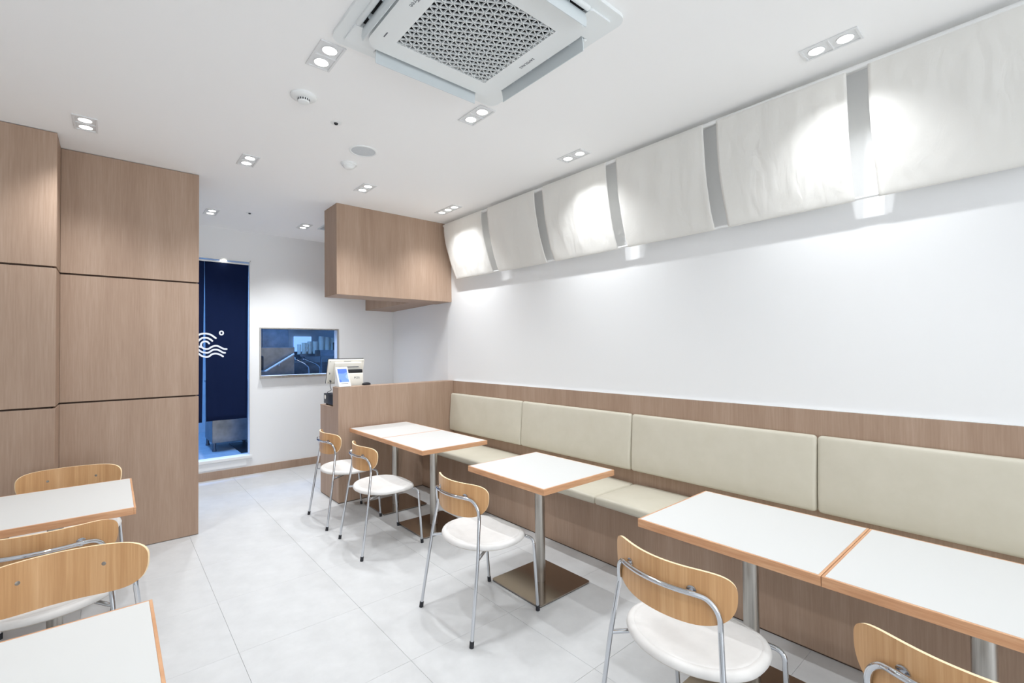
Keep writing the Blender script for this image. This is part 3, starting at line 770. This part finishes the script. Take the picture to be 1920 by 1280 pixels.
# range hood / lit upper part
t = thing('extractor_hood', 'dark steel extractor hood at the top right behind the hatch', 'hood', (2.9, 8.0, 2.2))
obj('hood_shell', local(B(2.35, 3.35, 7.35, 7.9, 1.80, 2.75, bev=.004), t), 'ksteel', t)
tag(obj('knife_rack', B(2.865, 2.895, 8.02, 8.04, 1.30, 1.60, bev=.003), 'black'), 'black upright strip hanging at the right side of the hatch', 'rack')
tag(obj('backlit_panel', B(2.43, 2.72, 8.72, 8.745, 1.45, 1.715), emit('lit frosted panel', (150, 200, 255), .7)), 'lit pale blue panel glowing behind the shelf crockery', 'light panel')
for k, (x, y) in enumerate(((.9, 7.6), (2.4, 6.9))):
    t = thing('kitchen_light', ['flat kitchen ceiling light near the doorway', 'flat kitchen ceiling light behind the hatch'][k], 'light', (x, y, 2.75))
    obj('housing', B(-.32, .32, -.06, .06, -.03, 0, bev=.004), 'lampframe', t)
    obj('diffuser', B(-.31, .31, -.05, .05, -.036, -.0305), emit('cool lit diffuser', (120, 180, 255), 3), t)
for x, y, e_ in ((.62, 7.0, 1.0), (2.5, 7.2, .8)):
    ld = D.lights.new('kitchen_lamp', 'AREA'); ld.shape = 'RECTANGLE'; ld.size = .6; ld.size_y = .3; ld.energy = KITCHEN_W*e_; ld.color = KITCHEN_COL
    lo = D.objects.new('kitchen_lamp', ld); COL.objects.link(lo); lo.location = (x, y, 2.70)

# navy curtain in the doorway: two panels, printed emblem
CYP = YB+.050
def cw(x, z): return CYP + .006*math.sin(x*21+.5)*min(1, (2.5-z)*.8) + .0022*math.sin(x*47+z*3)
def curtain(x0t, x1t, x0b, x1b, zt_, zb_, tilt=0):
    bm = bmesh.new(); nx, nz = 26, 34; V = []
    for j in range(nz+1):
        v = j/nz; row = []
        for i in range(nx+1):
            u = i/nx; x = (x0t*(1-u)+x1t*u)*(1-v)+(x0b*(1-u)+x1b*u)*v
            z = zt_+(zb_-zt_)*v + tilt*u*v
            row.append(bm.verts.new((x, cw(x, z), z)))
        V.append(row)
    for a, b in zip(V, V[1:]):
        for i in range(nx): bm.faces.new((a[i], a[i+1], b[i+1], b[i]))
    return bm
bm = bmesh.new(); tube(bm, [(DX0+.012, CYP, 2.505), (DX1-.012, CYP, 2.505)], .011)
tag(obj('curtain_rod', bm, 'trimw', None, True), 'rod at the top of the doorway carrying the navy curtain', 'rod')
c1 = obj('doorway_curtain', curtain(.802, 1.249, .818, 1.232, 2.516, .662), 'navy', None, True)
c2 = obj('doorway_curtain', curtain(.352, .800, .352, .780, 2.516, .655), 'navy', None, True)
tag(c1, 'right half of the navy doorway curtain, printed with wave ends and a small ring', 'curtain', 'navy doorway curtain halves')
tag(c2, 'left half of the navy doorway curtain, mostly hidden by the brown partition', 'curtain', 'navy doorway curtain halves')
for c in (c1, c2):
    m = c.modifiers.new('thick', 'SOLIDIFY'); m.thickness = .0015; m.offset = 0
def px(x, y):    # crop pixel of the emblem -> world x,z on the curtain plane
    u = 360+x/10.667; v = 580+y/10.667
    # linear map fitted on the plane of the curtain
    return EM(u, v)
def EM(u, v):
    f0 = Vector((math.sin(YAW), math.cos(YAW), 0)); r0 = Vector((math.cos(YAW), -math.sin(YAW), 0)); d0 = Vector((0, 0, -1))
    f1 = math.cos(PITCH)*f0-math.sin(PITCH)*d0; d1 = math.cos(PITCH)*d0+math.sin(PITCH)*f0
    r2 = math.cos(ROLL)*r0+math.sin(ROLL)*d1; d2 = math.cos(ROLL)*d1-math.sin(ROLL)*r0
    d = r2*((u-960)/F)+d2*((v-640)/F)+f1
    t_ = CYP/d.y; return d.x*t_, H+d.z*t_
E1 = [[(60, 560), (95, 530), (135, 508), (180, 490), (240, 482), (310, 486), (380, 508), (430, 540), (475, 573)],
      [(100, 650), (135, 620), (170, 590), (210, 570), (265, 565), (320, 575), (370, 600), (405, 628)],
      [(340, 680), (310, 650), (260, 638), (215, 650), (185, 680), (178, 720), (195, 755), (235, 780), (290, 792), (340, 780), (400, 745), (460, 727), (520, 732), (580, 762), (640, 788), (690, 792)],
      [(80, 690), (105, 715), (140, 742), (195, 755)],
      [(80, 760), (135, 810), (190, 845), (250, 862), (310, 865), (360, 845), (410, 812), (460, 803), (520, 808), (570, 832), (620, 860), (660, 866)],
      [(80, 845), (135, 885), (180, 920), (240, 943), (300, 950), (350, 930), (400, 895), (460, 882), (520, 888), (570, 908), (620, 937)],
      [(590+36*math.cos(a), 470+36*math.sin(a)) for a in [2*PI*k/16 for k in range(17)]]]
SLIT = .801
def stroke(pts, wd, side):
    P = [Vector((px(*p)[0], px(*p)[1], 0)) for p in pts]; P = catmull(P, 5)
    run, runs = [], []
    for p in P:
        if (p.x > SLIT+.003) == (side == 1) and abs(p.x-SLIT) > .003: run.append(p)
        elif run: runs.append(run); run = []
    if run: runs.append(run)
    bm = bmesh.new()
    for rn in runs:
        if len(rn) < 2: continue
        V = []
        for i, p in enumerate(rn):
            d = (rn[min(i+1, len(rn)-1)]-rn[max(i-1, 0)]).normalized(); s = Vector((-d.y, d.x, 0))*wd
            V.append([bm.verts.new((q.x, cw(q.x, q.y)-.0022, q.y)) for q in (p+s, p-s)])
        for a, b in zip(V, V[1:]): bm.faces.new((a[0], a[1], b[1], b[0]))
        for e_, o_ in ((rn[0], rn[1]), (rn[-1], rn[-2])):
            d = (e_-o_).normalized(); vs = []
            base = math.atan2(d.y, d.x)
            for k in range(9):
                a = base-PI/2+PI*k/8; q = e_+Vector((math.cos(a), math.sin(a), 0))*wd; vs.append(bm.verts.new((q.x, cw(q.x, q.y)-.0022, q.y)))
            bm.faces.new(vs)
    return bm
for side, par in ((1, c1), (0, c2)):
    allb = bmesh.new()
    for pts in E1:
        b_ = stroke(pts, .0098 if len(pts) != 17 else .0075, side)
        t_ = D.meshes.new('tmp'); b_.to_mesh(t_); b_.free(); allb.from_mesh(t_); D.meshes.remove(t_)
    o = obj('printed_emblem', allb, 'print', par); o['label'] = 'white printed wave emblem'

# ------------------------------------------------------------ till equipment on the counter
t = thing('point_of_sale_terminal', 'cream till monitor seen from behind on the service counter', 'till', (1.82, 4.76, 1.022))
Rm = Matrix.Translation((1.822, 4.765, 1.245)) @ Matrix.Rotation(r(17), 4, 'X')
def rel(bm, o, mtx): bmesh.ops.transform(bm, matrix=mtx, verts=bm.verts); return local(bm, o)
obj('monitor_back', rel(B(-.184, .184, -.016, .012, -.128, .128, bev=.010, seg=3), t, Rm), 'cream', t, True)
obj('back_bulge', rel(B(-.130, .150, -.034, -.014, -.110, .102, bev=.009, seg=3), t, Rm), 'cream', t, True)
obj('screen', rel(B(-.184, .184, .0125, .020, -.130, .131, bev=.006, seg=2), t, Rm), 'black', t, True)
obj('vent_slot', rel(B(-.09, .12, -.0352, -.0335, .052, .060), t, Rm), 'grey', t)
obj('vent_slot', rel(B(-.03, .04, -.0172, -.0155, .108, .112), t, Rm), 'grey', t)
for x, z in ((-.168, .110), (.168, .110), (-.168, -.108)):
    bm = bmesh.new(); tube(bm, [(x, -.0175, z), (x, -.015, z)], .0035, 10); obj('screw', rel(bm, t, Rm), 'black', t)
obj('port', rel(B(-.166, -.160, -.0175, -.0155, -.022, -.006), t, Rm), 'black', t)
obj('neck', local(B(1.80, 1.90, 4.70, 4.80, 1.0225, 1.20, bev=.01), t), 'cream', t, True)
obj('printer_housing', local(B(1.745, 1.972, 4.665, 4.745, 1.0225, 1.226, bev=.010, seg=3), t), 'cream', t, True)
obj('printer_slot', local(B(1.760, 1.968, 4.672, 4.745, 1.226, 1.262, bev=.008, seg=2), t), 'black', t, True)
text('lettering', 'POS', .030, 'grey', t, Matrix.Translation(-Vector(t.location)) @ basis((1.902, 4.6645, 1.178), (1, 0, 0), (0, 0, 1), (0, -1, 0)), spacing=1.1)
bm = bmesh.new(); tube(bm, catmull([(1.662, 4.745, 1.150), (1.660, 4.74, 1.10), (1.672, 4.75, 1.06), (1.645, 4.76, 1.045), (1.650, 4.78, 1.025), (1.69, 4.79, 1.030)], 6), .0028, 8); obj('cable', local(bm, t), 'black', t, True)
bm = bmesh.new(); tube(bm, [(1.662, 4.745, 1.158), (1.662, 4.735, 1.143)], .009, 10); obj('plug', local(bm, t), 'black', t, True)

t = thing('card_terminal', 'small white payment terminal with a blue screen on the counter ledge', 'card terminal', (1.715, 4.54, 1.104))
bm = bmesh.new()
side = [(4.490, 1.105), (4.610, 1.105), (4.612, 1.115), (4.600, 1.290), (4.592, 1.296), (4.490, 1.113)]
L_ = [bm.verts.new((1.657, y, z)) for y, z in side]; R2 = [bm.verts.new((1.775, y, z)) for y, z in side]
bm.faces.new(L_); bm.faces.new(R2[::-1])
for k in range(6): bm.faces.new((L_[k], L_[(k+1) % 6], R2[(k+1) % 6], R2[k]))
bmesh.ops.bevel(bm, geom=list(bm.edges), offset=.003, segments=2, affect='EDGES')
obj('body', local(bm, t), 'white', t, True)
d = Vector((0, 4.592-4.490, 1.296-1.113)); L0 = d.length; d.normalize(); nr = Vector((0, -d.z, d.y))
Mx = basis(Vector((1.716, 4.541, 1.2045))+nr*.0008, (1, 0, 0), d, nr)
bm = B(-.046, .046, -.062, .080, -.0005, .0006); bmesh.ops.transform(bm, matrix=Mx, verts=bm.verts)
st = NT('lit blue screen'); tc = st.n('ShaderNodeTexCoord'); mp = st.n('ShaderNodeMapping'); mp.inputs['Scale'].default_value = (9, 9, 9)
nz = st.n('ShaderNodeTexNoise'); nz.inputs['Scale'].default_value = 1; nz.inputs['Detail'].default_value = 0
cr = st.n('ShaderNodeValToRGB'); cr.color_ramp.interpolation = 'CONSTANT'; e_ = cr.color_ramp.elements
e_[0].color = lin((60, 120, 236)); e_[1].position = .47; e_[1].color = lin((116, 166, 244)); k_ = e_.new(.56); k_.color = lin((160, 198, 250))
st.l(tc.outputs['Object'], mp.inputs['Vector']); st.l(mp.outputs[0], nz.inputs['Vector']); st.l(nz.outputs['Fac'], cr.inputs['Fac'])
st.l(cr.outputs['Color'], st.b.inputs['Emission Color']); st.b.inputs['Emission Strength'].default_value = .8; st.b.inputs['Base Color'].default_value = (.02, .02, .03, 1)
obj('screen', local(bm, t), [st.m], t)
bm = B(-.034, .034, -.080, -.077, -.0005, .0006); bmesh.ops.transform(bm, matrix=Mx, verts=bm.verts); obj('printed_line', local(bm, t), 'grey', t)

t = thing('cash_drawer', 'black cash drawer box with a round sticker on the low worktop', 'cash drawer', (1.80, 4.78, .906))
obj('case', local(B(1.655, 2.02, 4.645, 4.915, .920, 1.022, bev=.004), t), 'black', t, True)
for x in (1.68, 1.99):
    for y in (4.67, 4.89):
        bm = bmesh.new(); tube(bm, [(x, y, .9062), (x, y, .921)], .010, 12); obj('foot', local(bm, t), 'rubber', t)
bm = bmesh.new(); tube(bm, [(1.6550, 4.872, .985), (1.6540, 4.872, .985)], .022, 24); obj('sticker', local(bm, t), 'cream', t)
bm = bmesh.new(); lathe(bm, [(0, .0), (.032, .0), (.036, .006), (.033, .018), (.018, .026), (0, .028)], 24)
for v in bm.verts: v.co.x *= 1.25
tag(obj('mouse', bm, 'black', None, True, loc=(1.965, 4.578, 1.1045)), 'small black mouse lying on the counter ledge beside the till', 'mouse')
